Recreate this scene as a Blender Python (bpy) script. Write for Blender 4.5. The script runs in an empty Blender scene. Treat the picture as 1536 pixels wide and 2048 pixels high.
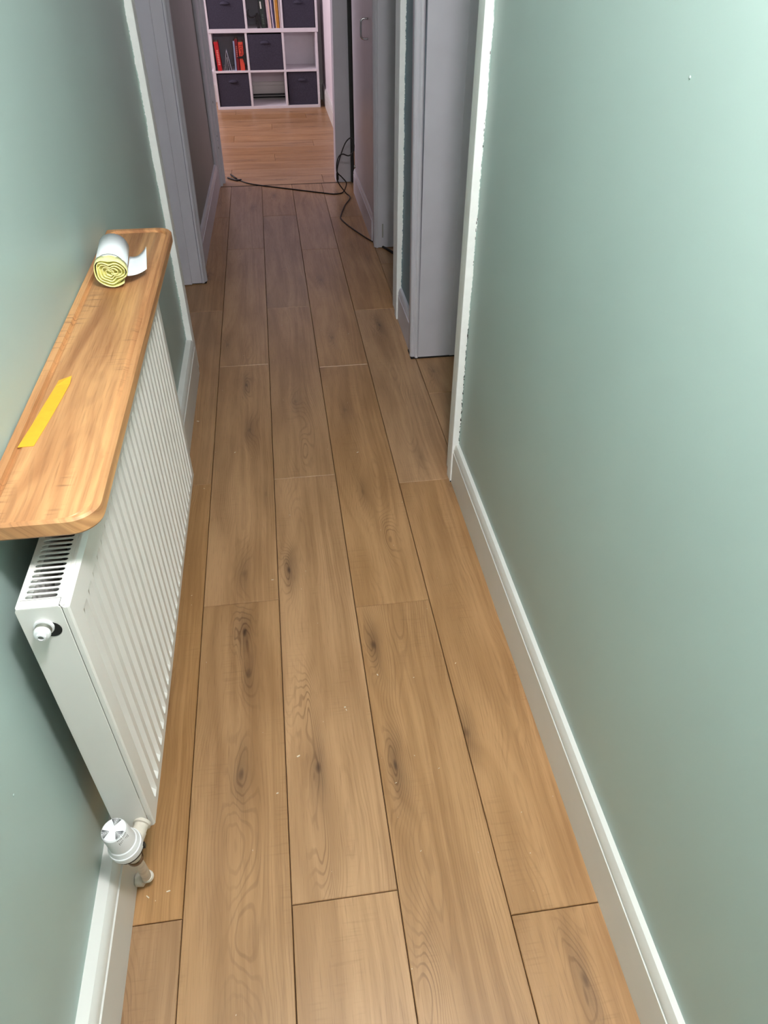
import bpy, bmesh, math, random
from mathutils import Vector, Matrix
random.seed(7)
scene = bpy.context.scene
COL = scene.collection

# ------------------------------------------------------------------ camera
CAM_H = 1.38206
cam_data = bpy.data.cameras.new('camera')
cam_data.sensor_fit = 'VERTICAL'
cam_data.sensor_height = 36.0
cam_data.lens = 36.0 * 1460.33 / 2048.0
cam_data.clip_start = 0.02
cam = bpy.data.objects.new('camera', cam_data)
COL.objects.link(cam)
R_ = Vector((0.99016254, -0.13990640, 0.00208182))
U_ = Vector((0.08755229, 0.63110436, 0.77074113))
F_ = Vector((0.10914547, 0.76297673, -0.63714502))
cam.matrix_world = Matrix(((R_.x, U_.x, -F_.x, 0.0),
                           (R_.y, U_.y, -F_.y, 0.0),
                           (R_.z, U_.z, -F_.z, CAM_H),
                           (0, 0, 0, 1)))
scene.camera = cam

# ------------------------------------------------------------------ world, light, exposure
world = bpy.data.worlds.new('world')
scene.world = world
world.use_nodes = True
world.node_tree.nodes['Background'].inputs[0].default_value = (0.75, 0.85, 1.0, 1)
world.node_tree.nodes['Background'].inputs[1].default_value = 1.0
vs = scene.view_settings
vs.view_transform = 'Standard'
vs.look = 'None'
vs.gamma = 1.0
vs.use_curve_mapping = False
vs.exposure = 0.26


def area_light(name, loc, direction, sx, sy, power, color, shape='RECTANGLE', spread=math.pi):
    d = bpy.data.lights.new(name, 'AREA')
    d.shape = shape
    d.size = sx
    d.size_y = sy
    d.energy = power
    d.color = color
    d.spread = spread
    o = bpy.data.objects.new(name, d)
    COL.objects.link(o)
    o.location = loc
    o.rotation_euler = Vector(direction).to_track_quat('-Z', 'Y').to_euler()
    return o


# daylight behind the windows of the far bedroom and of the room on the left
area_light('bedroom_daylight', (-2.15, 6.55, 1.55), (1, 0.05, -0.25), 1.5, 1.3, 56, (1.0, 0.86, 0.93))
area_light('side_room_daylight', (-1.75, 3.2, 1.55), (1, 0, -0.2), 0.9, 1.1, 0.5, (0.75, 0.86, 1.0))
HALL_POWER = 71.0
HALL_COLOR = (1.0, 0.965, 0.96)

# ------------------------------------------------------------------ helpers
ORIGIN = {}


def link(o, parent=None):
    COL.objects.link(o)
    if parent is not None:
        o.parent = parent
    return o


def tag(o, label=None, cat=None, group=None, kind=None):
    if label: o['label'] = label
    if cat: o['category'] = cat
    if group: o['group'] = group
    if kind: o['kind'] = kind
    return o


def thing(name, loc, label, cat, group=None):
    o = bpy.data.objects.new(name, None)
    o.empty_display_size = 0.05
    link(o)
    o.location = loc
    ORIGIN[o] = Vector(loc)
    return tag(o, label, cat, group)


def mesh(name, verts, faces, mat, parent=None, smooth=False, origin=None, auto=None):
    """verts in world space; the object's origin is placed at `origin` (or at its parent's origin)"""
    po = ORIGIN.get(parent, Vector((0, 0, 0))) if parent is not None else Vector((0, 0, 0))
    if origin is None:
        if parent is not None:
            org = po
        else:
            xs = [v[0] for v in verts]; ys = [v[1] for v in verts]; zs = [v[2] for v in verts]
            org = Vector(((min(xs) + max(xs)) / 2, (min(ys) + max(ys)) / 2, min(zs)))
    else:
        org = Vector(origin)
    me = bpy.data.meshes.new(name)
    me.from_pydata([tuple(Vector(v) - org) for v in verts], [], faces)
    me.validate()
    bm = bmesh.new()
    bm.from_mesh(me)
    bmesh.ops.recalc_face_normals(bm, faces=bm.faces)
    bm.to_mesh(me)
    bm.free()
    if smooth:
        for p in me.polygons: p.use_smooth = True
    me.materials.append(mat)
    o = bpy.data.objects.new(name, me)
    link(o, parent)
    o.location = org - po
    ORIGIN[o] = org
    if auto is not None:
        smooth_by_angle(me, auto)
    return o


def smooth_by_angle(me, deg):
    for p in me.polygons: p.use_smooth = True
    bm = bmesh.new(); bm.from_mesh(me)
    lim = math.radians(deg)
    for e in bm.edges:
        if len(e.link_faces) == 2 and e.calc_face_angle(0) > lim: e.smooth = False
        elif len(e.link_faces) != 2: e.smooth = False
    bm.to_mesh(me); bm.free()


def box_vf(x0, x1, y0, y1, z0, z1):
    v = [(x0, y0, z0), (x1, y0, z0), (x1, y1, z0), (x0, y1, z0), (x0, y0, z1), (x1, y0, z1), (x1, y1, z1), (x0, y1, z1)]
    f = [(0, 3, 2, 1), (4, 5, 6, 7), (0, 1, 5, 4), (1, 2, 6, 5), (2, 3, 7, 6), (3, 0, 4, 7)]
    return v, f


def join(*vfs):
    V, Fa = [], []
    for v, f in vfs:
        n = len(V); V += list(v); Fa += [tuple(i + n for i in q) for q in f]
    return V, Fa


def bevel(o, w, seg=2, ang=40):
    m = o.modifiers.new('bevel', 'BEVEL')
    m.width = w; m.segments = seg; m.limit_method = 'ANGLE'; m.angle_limit = math.radians(ang)
    for p in o.data.polygons: p.use_smooth = True
    m2 = o.modifiers.new('wn', 'WEIGHTED_NORMAL')
    m2.keep_sharp = True
    return o


def prism_z(pts, z0, z1, lean=0.0):
    n = len(pts)
    v = [(x + lean * z0, y, z0) for x, y in pts] + [(x + lean * z1, y, z1) for x, y in pts]
    f = [tuple(range(n))[::-1], tuple(range(n, 2 * n))] + [(i, (i + 1) % n, n + (i + 1) % n, n + i) for i in range(n)]
    return v, f


def sweep_profile(prof, path):
    """prof: list of (offset, z); path: list of functions point(offset) -> (x,y) ; extrude the closed profile between path stations"""
    n = len(prof); V = []; Fa = []
    for st in path:
        for o, z in prof:
            x, y = st(o); V.append((x, y, z))
    for s in range(len(path) - 1):
        for i in range(n):
            j = (i + 1) % n
            Fa.append((s * n + i, s * n + j, (s + 1) * n + j, (s + 1) * n + i))
    Fa.append(tuple(range(n))); Fa.append(tuple(range((len(path) - 1) * n, len(path) * n))[::-1])
    return V, Fa


def frame_of(d):
    d = Vector(d).normalized()
    a = Vector((0, 0, 1)) if abs(d.z) < 0.9 else Vector((1, 0, 0))
    s = d.cross(a).normalized(); t = d.cross(s).normalized()
    return d, s, t


def lathe(base, axis, prof, seg=32, cap=True):
    """prof: (radius, height along axis)"""
    d, s, t = frame_of(axis); b = Vector(base); V = []; Fa = []
    for r, h in prof:
        for k in range(seg):
            a = 2 * math.pi * k / seg
            V.append(tuple(b + d * h + s * (r * math.cos(a)) + t * (r * math.sin(a))))
    for i in range(len(prof) - 1):
        for k in range(seg):
            k2 = (k + 1) % seg
            Fa.append((i * seg + k, i * seg + k2, (i + 1) * seg + k2, (i + 1) * seg + k))
    if cap:
        Fa.append(tuple(range(seg))[::-1]); n = (len(prof) - 1) * seg
        Fa.append(tuple(range(n, n + seg)))
    return V, Fa


def spline(pts, sub=6):
    P = [Vector(p) for p in pts]; out = []
    for i in range(len(P) - 1):
        p0 = P[max(i - 1, 0)]; p1 = P[i]; p2 = P[i + 1]; p3 = P[min(i + 2, len(P) - 1)]
        for k in range(sub):
            t = k / sub
            out.append(0.5 * ((2 * p1) + (p2 - p0) * t + (2 * p0 - 5 * p1 + 4 * p2 - p3) * t * t + (3 * p1 - p0 - 3 * p2 + p3) * t ** 3))
    out.append(P[-1])
    return out


def tube(path, rad, seg=10):
    V = []; Fa = []; n = len(path); prev = None
    for i, p in enumerate(path):
        d = (path[min(i + 1, n - 1)] - path[max(i - 1, 0)]).normalized()
        if prev is None:
            _, s, t = frame_of(d)
        else:
            s = (prev - d * prev.dot(d)).normalized(); t = d.cross(s)
        prev = s
        r = rad[i] if isinstance(rad, (list, tuple)) else rad
        for k in range(seg):
            a = 2 * math.pi * k / seg
            V.append(tuple(p + s * (r * math.cos(a)) + t * (r * math.sin(a))))
    for i in range(n - 1):
        for k in range(seg):
            k2 = (k + 1) % seg
            Fa.append((i * seg + k, i * seg + k2, (i + 1) * seg + k2, (i + 1) * seg + k))
    Fa.append(tuple(range(seg))[::-1]); Fa.append(tuple(range((n - 1) * seg, n * seg)))
    return V, Fa


# ------------------------------------------------------------------ materials
def srgb(r, g, b):
    f = lambda c: (c / 255 / 12.92) if c / 255 <= 0.04045 else ((c / 255 + 0.055) / 1.055) ** 2.4
    return (f(r), f(g), f(b), 1)


class NT:
    def __init__(s, name):
        s.mat = bpy.data.materials.new(name); s.mat.use_nodes = True
        s.t = s.mat.node_tree; s.b = s.t.nodes['Principled BSDF']

    def n(s, typ, **k):
        nd = s.t.nodes.new(typ)
        for a, v in k.items(): setattr(nd, a, v)
        return nd

    def put(s, sock, v):
        if isinstance(v, bpy.types.NodeSocket): s.t.links.new(v, sock)
        else: sock.default_value = v

    def m(s, op, a, b=0.0, c=0.0, clamp=False):
        nd = s.n('ShaderNodeMath', operation=op); nd.use_clamp = clamp
        s.put(nd.inputs[0], a); s.put(nd.inputs[1], b); s.put(nd.inputs[2], c)
        return nd.outputs[0]

    def noise(s, vec, scale=5.0, detail=2.0, rough=0.5, dist=0.0):
        nd = s.n('ShaderNodeTexNoise')
        if vec is not None: s.t.links.new(vec, nd.inputs['Vector'])
        nd.inputs['Scale'].default_value = scale; nd.inputs['Detail'].default_value = detail
        nd.inputs['Roughness'].default_value = rough; nd.inputs['Distortion'].default_value = dist
        return nd.outputs['Fac']

    def xyz(s, x, y, z):
        nd = s.n('ShaderNodeCombineXYZ')
        s.put(nd.inputs[0], x); s.put(nd.inputs[1], y); s.put(nd.inputs[2], z)
        return nd.outputs[0]

    def mix(s, f, a, b, mode='MIX'):
        nd = s.n('ShaderNodeMix', data_type='RGBA', blend_type=mode)
        s.put(nd.inputs['Factor'], f); s.put(nd.inputs[6], a); s.put(nd.inputs[7], b)
        return nd.outputs[2]

    def rng(s, v, a, b, c, d):
        nd = s.n('ShaderNodeMapRange'); nd.interpolation_type = 'SMOOTHSTEP'
        s.put(nd.inputs[0], v)
        for i, q in enumerate((a, b, c, d)): nd.inputs[1 + i].default_value = q
        return nd.outputs[0]

    def bump(s, h, strength, dist):
        nd = s.n('ShaderNodeBump'); nd.inputs['Strength'].default_value = strength; nd.inputs['Distance'].default_value = dist
        s.t.links.new(h, nd.inputs['Height']); s.t.links.new(nd.outputs[0], s.b.inputs['Normal'])


def plain(name, col, rough=0.5, metal=0.0, var=0.04, scale=30.0, bump=0.0, bdist=0.0005, spec=0.5, bscale=None):
    k = NT(name)
    tc = k.n('ShaderNodeTexCoord').outputs['Object']
    nz = k.noise(tc, scale, 3.0)
    dark = tuple(c * (1 - var * 2) for c in col[:3]) + (1,)
    lite = tuple(min(1, c * (1 + var)) for c in col[:3]) + (1,)
    k.put(k.b.inputs['Base Color'], k.mix(k.rng(nz, .25, .75, 0, 1), dark, lite))
    k.b.inputs['Roughness'].default_value = rough
    k.b.inputs['Metallic'].default_value = metal
    k.b.inputs['Specular IOR Level'].default_value = spec
    if bump: k.bump(k.noise(tc, bscale or scale * 6, 2.0), bump, bdist)
    return k.mat


M = {}
M['green'] = plain('sage_green_satin_paint', srgb(165, 184, 179), 0.42, var=0.015, scale=3, bump=0.12, bdist=0.0006, bscale=260)
M['stubtint'] = plain('daylight_tinted_wall_paint', srgb(120, 138, 146), 0.6, var=0.03, scale=8)  # bluish daylight falling on the stub wall is put into its colour
M['grey'] = plain('dull_grey_wall_paint', srgb(150, 150, 146), 0.6, var=0.02, scale=6)
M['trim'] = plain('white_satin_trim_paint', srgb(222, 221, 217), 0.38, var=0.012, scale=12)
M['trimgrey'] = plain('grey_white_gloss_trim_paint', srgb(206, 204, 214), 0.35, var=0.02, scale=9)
M['raw'] = plain('bright_white_primer', srgb(250, 251, 250), 0.65, var=0.02, scale=40, bump=0.2, bdist=0.001)
M['ceil'] = plain('white_ceiling_paint', srgb(212, 212, 210), 0.8, var=0.01, scale=4)
M['bedwall'] = plain('white_bedroom_wall_paint', srgb(226, 218, 224), 0.7, var=0.015, scale=4)
M['gap'] = plain('dark_gap_shadow_caulk', srgb(22, 18, 16), 0.9, var=0.1)
M['sub'] = plain('brown_underlay', srgb(48, 30, 18), 0.9, var=0.1)
M['enamel'] = plain('white_radiator_enamel', srgb(229, 226, 222), 0.3, var=0.01, scale=10)
M['inside'] = plain('grey_radiator_interior', srgb(120, 122, 118), 0.6, var=0.1, scale=10)
M['plastic'] = plain('white_plastic', srgb(228, 228, 230), 0.35, var=0.01)
M['pipe'] = plain('cream_painted_pipe', srgb(214, 205, 192), 0.4, var=0.08, scale=60, bump=0.2, bdist=0.001)
M['brass'] = plain('tarnished_brass_nut', srgb(120, 98, 76), 0.35, metal=0.7, var=0.2, scale=80)
M['steel'] = plain('threaded_steel', srgb(160, 158, 150), 0.3, metal=0.8, var=0.1, scale=80)
M['chrome'] = plain('brushed_chrome', srgb(200, 200, 205), 0.22, metal=1.0, var=0.03)
M['black'] = plain('black_rubber', srgb(16, 13, 13), 0.5, var=0.1)
M['blackmetal'] = plain('black_sheet_metal', srgb(14, 13, 18), 0.45, var=0.05)
M['ink'] = plain('dark_grey_print', srgb(70, 70, 72), 0.5, var=0.05)
M['fabric'] = plain('charcoal_fabric', srgb(70, 68, 82), 0.95, var=0.08, scale=120, bump=0.4, bdist=0.001, spec=0.2)
M['cab'] = plain('white_laminate', srgb(232, 228, 234), 0.4, var=0.01)
M['cabback'] = plain('dark_grey_board', srgb(176, 174, 184), 0.8, var=0.03)
M['tape'] = plain('yellow_masking_tape', srgb(228, 166, 40), 0.6, var=0.03, scale=60)
M['bag'] = plain('white_plastic_film', srgb(238, 241, 246), 0.35, var=0.02, scale=40)
M['bagyellow'] = plain('yellow_plastic_drawstring_film', srgb(255, 246, 172), 0.35, var=0.12, scale=70)
M['pages'] = plain('book_pages', srgb(225, 210, 190), 0.9, var=0.05)
M['rawwood'] = plain('raw_brown_timber', srgb(120, 82, 40), 0.8, var=0.2, scale=30)
M['darkstrip'] = plain('dark_grey_strip', srgb(58, 60, 60), 0.9, var=0.05)


def wood(name, cA, cB, cLine, cKnot, ring_w=0.0065, rough=0.38, warm=0.5, blotch=0.5, saw=0.0, ringamt=0.5, spec=0.5):
    """attribute 'wp' = (across m, along m, seed); 'k1'..'k4' = knot (across, along, strength; negative = rings without a core)"""
    k = NT(name)
    at = k.n('ShaderNodeAttribute', attribute_name='wp')
    sep = k.n('ShaderNodeSeparateXYZ'); k.t.links.new(at.outputs['Vector'], sep.inputs[0])
    u, v, sd = sep.outputs
    s10 = k.m('MULTIPLY', sd, 17.3)
    # slow wander of the heart line along the board
    w1 = k.noise(k.xyz(k.m('MULTIPLY', u, 5.0), k.m('MULTIPLY', v, 1.6), s10), 1.0, 2.0)
    w2 = k.noise(k.xyz(k.m('MULTIPLY', u, 26.0), k.m('MULTIPLY', v, 5.0), k.m('ADD', s10, 9.1)), 1.0, 2.0)
    w3 = k.noise(k.xyz(0.0, k.m('MULTIPLY', v, 1.1), k.m('ADD', s10, 4.4)), 1.0, 1.0)
    uc = k.m('MULTIPLY_ADD', k.m('SUBTRACT', w3, 0.5), 0.16, 0.0)
    du = k.m('SUBTRACT', u, uc)
    f = k.m('SQRT', k.m('MULTIPLY_ADD', du, du, 0.0009))
    f = k.m('MULTIPLY_ADD', k.m('SUBTRACT', w1, 0.5), 0.085, f)
    f = k.m('MULTIPLY_ADD', k.m('SUBTRACT', w2, 0.5), 0.010, f)
    core = None; near = None
    for i in range(1, 5):
        ka = k.n('ShaderNodeAttribute', attribute_name='k%d' % i)
        ks = k.n('ShaderNodeSeparateXYZ'); k.t.links.new(ka.outputs['Vector'], ks.inputs[0])
        wob = k.m('MULTIPLY', k.m('SUBTRACT', w2, 0.5), 0.034)
        a = k.m('ADD', k.m('SUBTRACT', u, ks.outputs[0]), wob)
        b = k.m('SUBTRACT', v, ks.outputs[1])
        st = ks.outputs[2]; ab = k.m('ABSOLUTE', st)
        e1 = k.m('ADD', k.m('POWER', k.m('MULTIPLY', k.m('ABSOLUTE', a), 1 / 0.026), 2.0), k.m('POWER', k.m('MULTIPLY', k.m('ABSOLUTE', b), 1 / 0.105), 2.0))
        g = k.m('MULTIPLY', k.m('EXPONENT', k.m('MULTIPLY', e1, -1.0)), ab)
        f = k.m('MULTIPLY_ADD', g, 0.042, f)
        e2 = k.m('ADD', k.m('POWER', k.m('MULTIPLY', k.m('ABSOLUTE', a), 1 / 0.0085), 2.0), k.m('POWER', k.m('MULTIPLY', k.m('ABSOLUTE', b), 1 / 0.021), 2.0))
        c = k.m('MULTIPLY', k.m('EXPONENT', k.m('MULTIPLY', e2, -1.0)), k.m('MAXIMUM', st, 0.0))
        e3 = k.m('ADD', k.m('POWER', k.m('MULTIPLY', k.m('ABSOLUTE', a), 1 / 0.018), 2.0), k.m('POWER', k.m('MULTIPLY', k.m('ABSOLUTE', b), 1 / 0.080), 2.0))
        c3 = k.m('MULTIPLY', k.m('EXPONENT', k.m('MULTIPLY', e3, -1.0)), k.m('MULTIPLY', k.m('MAXIMUM', st, 0.0), 0.55))
        c = k.m('MAXIMUM', c, c3)
        core = c if core is None else k.m('MAXIMUM', core, c)
        near = g if near is None else k.m('MAXIMUM', near, g)
    ph = k.m('SINE', k.m('MULTIPLY', f, 2 * math.pi / ring_w))
    line = k.rng(ph, 0.25, 1.0, 0.0, 1.0)
    mask = k.rng(k.noise(k.xyz(k.m('MULTIPLY', u, 9.0), k.m('MULTIPLY', v, 2.2), k.m('ADD', s10, 2.0)), 1.0, 2.0), 0.44, 0.72, 0.05, 0.5)
    mask = k.m('MAXIMUM', mask, k.m('MULTIPLY', near, 1.0), clamp=True)
    pores = k.noise(k.xyz(k.m('MULTIPLY', u, 520.0), k.m('MULTIPLY', v, 16.0), s10), 1.0, 2.0, 0.6)
    streak = k.noise(k.xyz(k.m('MULTIPLY', k.m('ADD', u, k.m('MULTIPLY', f, 0.6)), 55.0), k.m('MULTIPLY', v, 1.3), k.m('ADD', s10, 1.3)), 1.0, 3.0)
    blot = k.noise(k.xyz(k.m('MULTIPLY', u, 11.0), k.m('MULTIPLY', v, 2.4), k.m('ADD', s10, 6.6)), 1.0, 2.0)
    col = k.mix(k.rng(k.m('ADD', k.m('MULTIPLY', streak, 1 - blotch), k.m('MULTIPLY', blot, blotch)), 0.33, 0.67, 0, 1), cA, cB)
    col = k.mix(k.m('MULTIPLY', k.m('MULTIPLY', line, mask), ringamt), col, cLine)
    pf = k.m('MULTIPLY', k.rng(pores, 0.5, 0.8, 0, 1), 0.34)
    col = k.mix(pf, col, cLine)
    if saw:
        sawn = k.noise(k.xyz(k.m('MULTIPLY', u, 14.0), k.m('MULTIPLY', v, 190.0), s10), 1.0, 2.0)
        sm = k.rng(k.noise(k.xyz(k.m('MULTIPLY', u, 16.0), k.m('MULTIPLY', v, 3.0), k.m('ADD', s10, 3.7)), 1.0, 1.0), 0.52, 0.66, 0, 1)
        col = k.mix(k.m('MULTIPLY', k.m('MULTIPLY', k.rng(sawn, 0.52, 0.75, 0, 1), sm), saw), col, cLine)
    col = k.mix(k.m('MULTIPLY', core, 0.9, clamp=True), col, cKnot)
    hs = k.n('ShaderNodeHueSaturation')
    rnd = k.m('FRACT', k.m('MULTIPLY', sd, 7.77))
    k.put(hs.inputs['Value'], k.m('MULTIPLY_ADD', rnd, 0.14, 0.93))
    k.put(hs.inputs['Saturation'], k.m('MULTIPLY_ADD', k.m('FRACT', k.m('MULTIPLY', sd, 3.31)), 0.12, 0.94))
    k.t.links.new(col, hs.inputs['Color'])
    k.t.links.new(hs.outputs[0], k.b.inputs['Base Color'])
    k.put(k.b.inputs['Roughness'], k.m('MULTIPLY_ADD', k.rng(pores, 0.3, 0.7, 0, 1), 0.10, rough))
    k.b.inputs['Specular IOR Level'].default_value = spec
    k.bump(k.m('SUBTRACT', k.m('MULTIPLY', line, -0.4), pores), 0.10, 0.0004)
    return k.mat


M['floor'] = wood('oak_laminate', srgb(187, 145, 104), srgb(156, 116, 78), srgb(108, 73, 45), srgb(60, 40, 30), rough=0.30, ringamt=0.60, saw=0.18, ring_w=0.0057)
M['shelf'] = wood('oiled_acacia', srgb(206, 152, 99), srgb(155, 100, 58), srgb(100, 60, 34), srgb(90, 52, 28), ring_w=0.016, rough=0.42, blotch=0.3, saw=0.75, ringamt=0.35)


def set_attr(o, name, vals):
    a = o.data.attributes.new(name, 'FLOAT_VECTOR', 'POINT')
    a.data.foreach_set('vector', [c for v in vals for c in v])


# ------------------------------------------------------------------ setting: floor
S = 0.193
X0 = -0.2758
v, f = box_vf(-2.2, 1.75, -1.75, 7.95, -0.06, -0.0085)
floor = tag(mesh('floor', v, f, M['sub']), 'oak laminate plank floor running down the narrow hallway', kind='structure')

KN = [  # knots seen in the photograph: x, y, strength (negative: rings only)
    (-0.173, 1.239, 1.0), (-0.178, 0.853, .8), (-0.172, 2.468, .9), (-0.172, 1.449, .55), (-0.05, 1.446, 1.0), (-0.049, 1.711, .6),
    (-0.015, 0.845, .9), (0.14, 1.155, .9), (0.148, 0.828, 1.0), (0.306, 0.885, .7), (0.392, 2.909, .9), (0.184, 2.817, .5),
    (-0.029, 1.004, -1.0), (-0.016, 0.67, -.9), (0.023, 2.01, -.8), (0.232, 1.551, -.9), (0.142, 0.435, -.9), (-0.166, 0.541, -.6),
    (-0.157, 1.113, .7), (-0.131, 0.903, .5), (0.398, 0.391, .8), (-0.157, 2.156, .6), (0.471, 1.208, -.7),
    (-0.104, 0.504, .4), (-0.104, 1.79, .4), (0.008, 2.323, .5), (0.19, 1.761, .5), (0.179, 2.241, .45), (0.392, 1.916, .3),
    (0.459, 1.757, .5), (-0.079, 3.208, .6), (0.177, 3.436, .5), (-0.249, 2.808, .5)]


def plank(x0, x1, y0, y1, along='y'):
    g = 0.0007; b = 0.0012; d = 0.0016
    ax0, ax1, ay0, ay1 = x0 + g, x1 - g, y0 + g, y1 - g
    V = []
    for (i, z) in ((0, -0.0084), (0, -d), (b, 0.0)):
        V += [(ax0 + i, ay0 + i, z), (ax1 - i, ay0 + i, z), (ax1 - i, ay1 - i, z), (ax0 + i, ay1 - i, z)]
    Fa = []
    for r in (0, 4):
        Fa += [(r + i, r + (i + 1) % 4, r + 4 + (i + 1) % 4, r + 4 + i) for i in range(4)]
    Fa.append((8, 9, 10, 11))
    cx, cy = (x0 + x1) / 2, (y0 + y1) / 2
    o = mesh('plank', V, Fa, M['floor'], floor, origin=(cx, cy, -0.0084))
    seed = random.random()
    if along == 'y':
        set_attr(o, 'wp', [(a - cx, c - y0, seed) for a, c, _ in V])
        ks = [(kx - cx, ky - y0, s) for kx, ky, s in KN if x0 < kx < x1 and y0 < ky < y1]
    else:
        set_attr(o, 'wp', [(c - cy, a - x0, seed) for a, c, _ in V])
        ks = []
    if not ks:
        L = (y1 - y0) if along == 'y' else (x1 - x0)
        ks = [(random.uniform(-.06, .06), random.uniform(0, L), random.choice((.6, -.8, .4))) for _ in range(2)]
    ks.sort(key=lambda q: -abs(q[2]))
    for i in range(4):
        q = ks[i] if i < len(ks) else (9, 9, 0)
        set_attr(o, 'k%d' % (i + 1), [q] * len(V))
    return o


PH = {-1: 3.02, 0: 0.30, 1: 3.0, 2: 0.02, 3: 2.63, 4: 5.35, -2: 4.05}
Y_END = 5.040
for kcol in range(-6, 8):
    ph = PH.get(kcol, (kcol * 2.37) % 6.65)
    ya, yb = -1.7, Y_END
    if kcol <= -2: ya, yb = 2.3, 4.2
    if kcol >= 4: ya, yb = (1.5, Y_END) if kcol == 4 else (1.5, 4.3)
    edges = [ya]
    n = -3
    while True:
        y = (ph + 6.645 * n) * S
        n += 1
        if y <= ya + 0.02: continue
        if y >= yb - 0.02: break
        edges.append(y)
    edges.append(yb)
    for a, b in zip(edges[:-1], edges[1:]):
        plank(X0 + S * kcol, X0 + S * (kcol + 1), a, b)
# bedroom boards run across
yy = 5.052; r = 0
while yy < 7.85:
    off = -1.9 + [-0.35, -0.95, -0.1, -0.65, -1.15][r % 5]
    xs = [-1.9]
    q = off + 1.285
    while q < 0.5:
        if q > -1.85: xs.append(q)
        q += 1.285
    xs.append(0.56)
    for a, b in zip(xs[:-1], xs[1:]): plank(a, b, yy, min(yy + S, 7.86), along='x')
    yy += S; r += 1
v, f = box_vf(-0.345, 0.43, 5.0405, 5.0515, -0.0084, -0.0006)
tag(mesh('threshold_strip', v, f, M['gap'], floor, origin=(0.04, 5.046, -0.0084)))

# ------------------------------------------------------------------ setting: walls
H = 2.4


def LW(y): return -0.3915 + 0.0062 * (y - 0.4)      # face of the left wall
def LS(y): return -0.3615 + 0.0046 * (y - 0.43)     # face of the left skirting
def LF(y): return -0.398 + 0.0205 * (y - 3.5)       # left wall past the side door


def struct(name, vf, mat, label=None, **k):
    o = mesh(name, vf[0], vf[1], mat, **k)
    return tag(o, label, kind='structure')


wl = struct('wall_left', prism_z([(LW(-1.6), -1.6), (LW(2.70), 2.70), (LW(2.70) - .12, 2.70), (LW(-1.6) - .12, -1.6)], 0, H), M['green'],
            'sage green left wall behind the radiator')
wr = struct('wall_right', box_vf(.482, .60, -1.6, 1.855, 0, H), M['green'], 'sage green right wall, bare and smooth')
struct('wall_back', box_vf(-.52, .60, -1.72, -1.6, 0, H), M['green'])
struct('wall_left_header', box_vf(-.5, LW(3) + .0, 2.70, 3.47, 2.05, H), M['grey'])
struct('wall_left_far', prism_z([(LF(3.49), 3.49), (LF(5.05), 5.05), (-.52, 5.05), (-.52, 3.49)], 0, H), M['grey'], 'dim grey left wall beyond the side door')
struct('wall_right_header', box_vf(.497, .62, 1.855, 2.60, 2.05, H), M['grey'])
struct('wall_right_stub', box_vf(.497, .62, 2.60, 3.10, 0, H), M['stubtint'], 'short wall tinted with bluish daylight between the two right doorways')
struct('wall_right_stub_header', box_vf(.505, .62, 3.10, 3.84, 2.05, H), M['grey'])
struct('wall_right_far', box_vf(.509, .66, 3.84, 4.82, 0, H), M['grey'])
struct('wall_right_recess', box_vf(.565, .66, 4.82, 5.05, 0, H), M['grey'])
struct('wall_bedroom_left', box_vf(-1.9, -.372, 5.05, 5.17, 0, H), M['grey'])
struct('wall_bedroom_right', box_vf(.43, .66, 5.06, 5.17, 0, H), M['grey'])
struct('wall_bedroom_header', box_vf(-.372, .43, 5.06, 5.17, 2.05, H), M['grey'])
struct('wall_far_right', box_vf(.53, .65, 5.17, 7.86, 0, H), M['bedwall'], 'bright white right wall of the far bedroom')
struct('wall_far_back', box_vf(-1.9, .53, 7.76, 7.88, 0, H), M['bedwall'])
# bedroom window wall
bw = struct('wall_far_left', join(box_vf(-2.02, -1.9, 5.05, 5.8, 0, H), box_vf(-2.02, -1.9, 7.3, 7.88, 0, H), box_vf(-2.02, -1.9, 5.8, 7.3, 0, .9), box_vf(-2.02, -1.9, 5.8, 7.3, 2.15, H)), M['bedwall'])
# side rooms
struct('wall_side_left', join(box_vf(-1.62, -1.5, 2.0, 2.7, 0, H), box_vf(-1.62, -1.5, 3.7, 4.4, 0, H), box_vf(-1.62, -1.5, 2.7, 3.7, 0, .95), box_vf(-1.62, -1.5, 2.7, 3.7, 2.1, H)), M['bedwall'])
struct('wall_side_left_near', box_vf(-1.62, -.52, 1.9, 2.0, 0, H), M['bedwall'])
struct('wall_side_left_far', box_vf(-1.62, -.52, 4.3, 4.4, 0, H), M['bedwall'])
struct('wall_side_right', box_vf(1.5, 1.62, 1.3, 4.5, 0, H), M['grey'])
struct('wall_side_right_near', box_vf(.60, 1.5, 1.3, 1.4, 0, H), M['grey'])
struct('wall_side_right_far', box_vf(.66, 1.5, 4.3, 4.4, 0, H), M['grey'])
struct('ceiling', box_vf(-2.1, 1.7, -1.8, 8.0, H, H + .1), M['ceil'])


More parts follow.
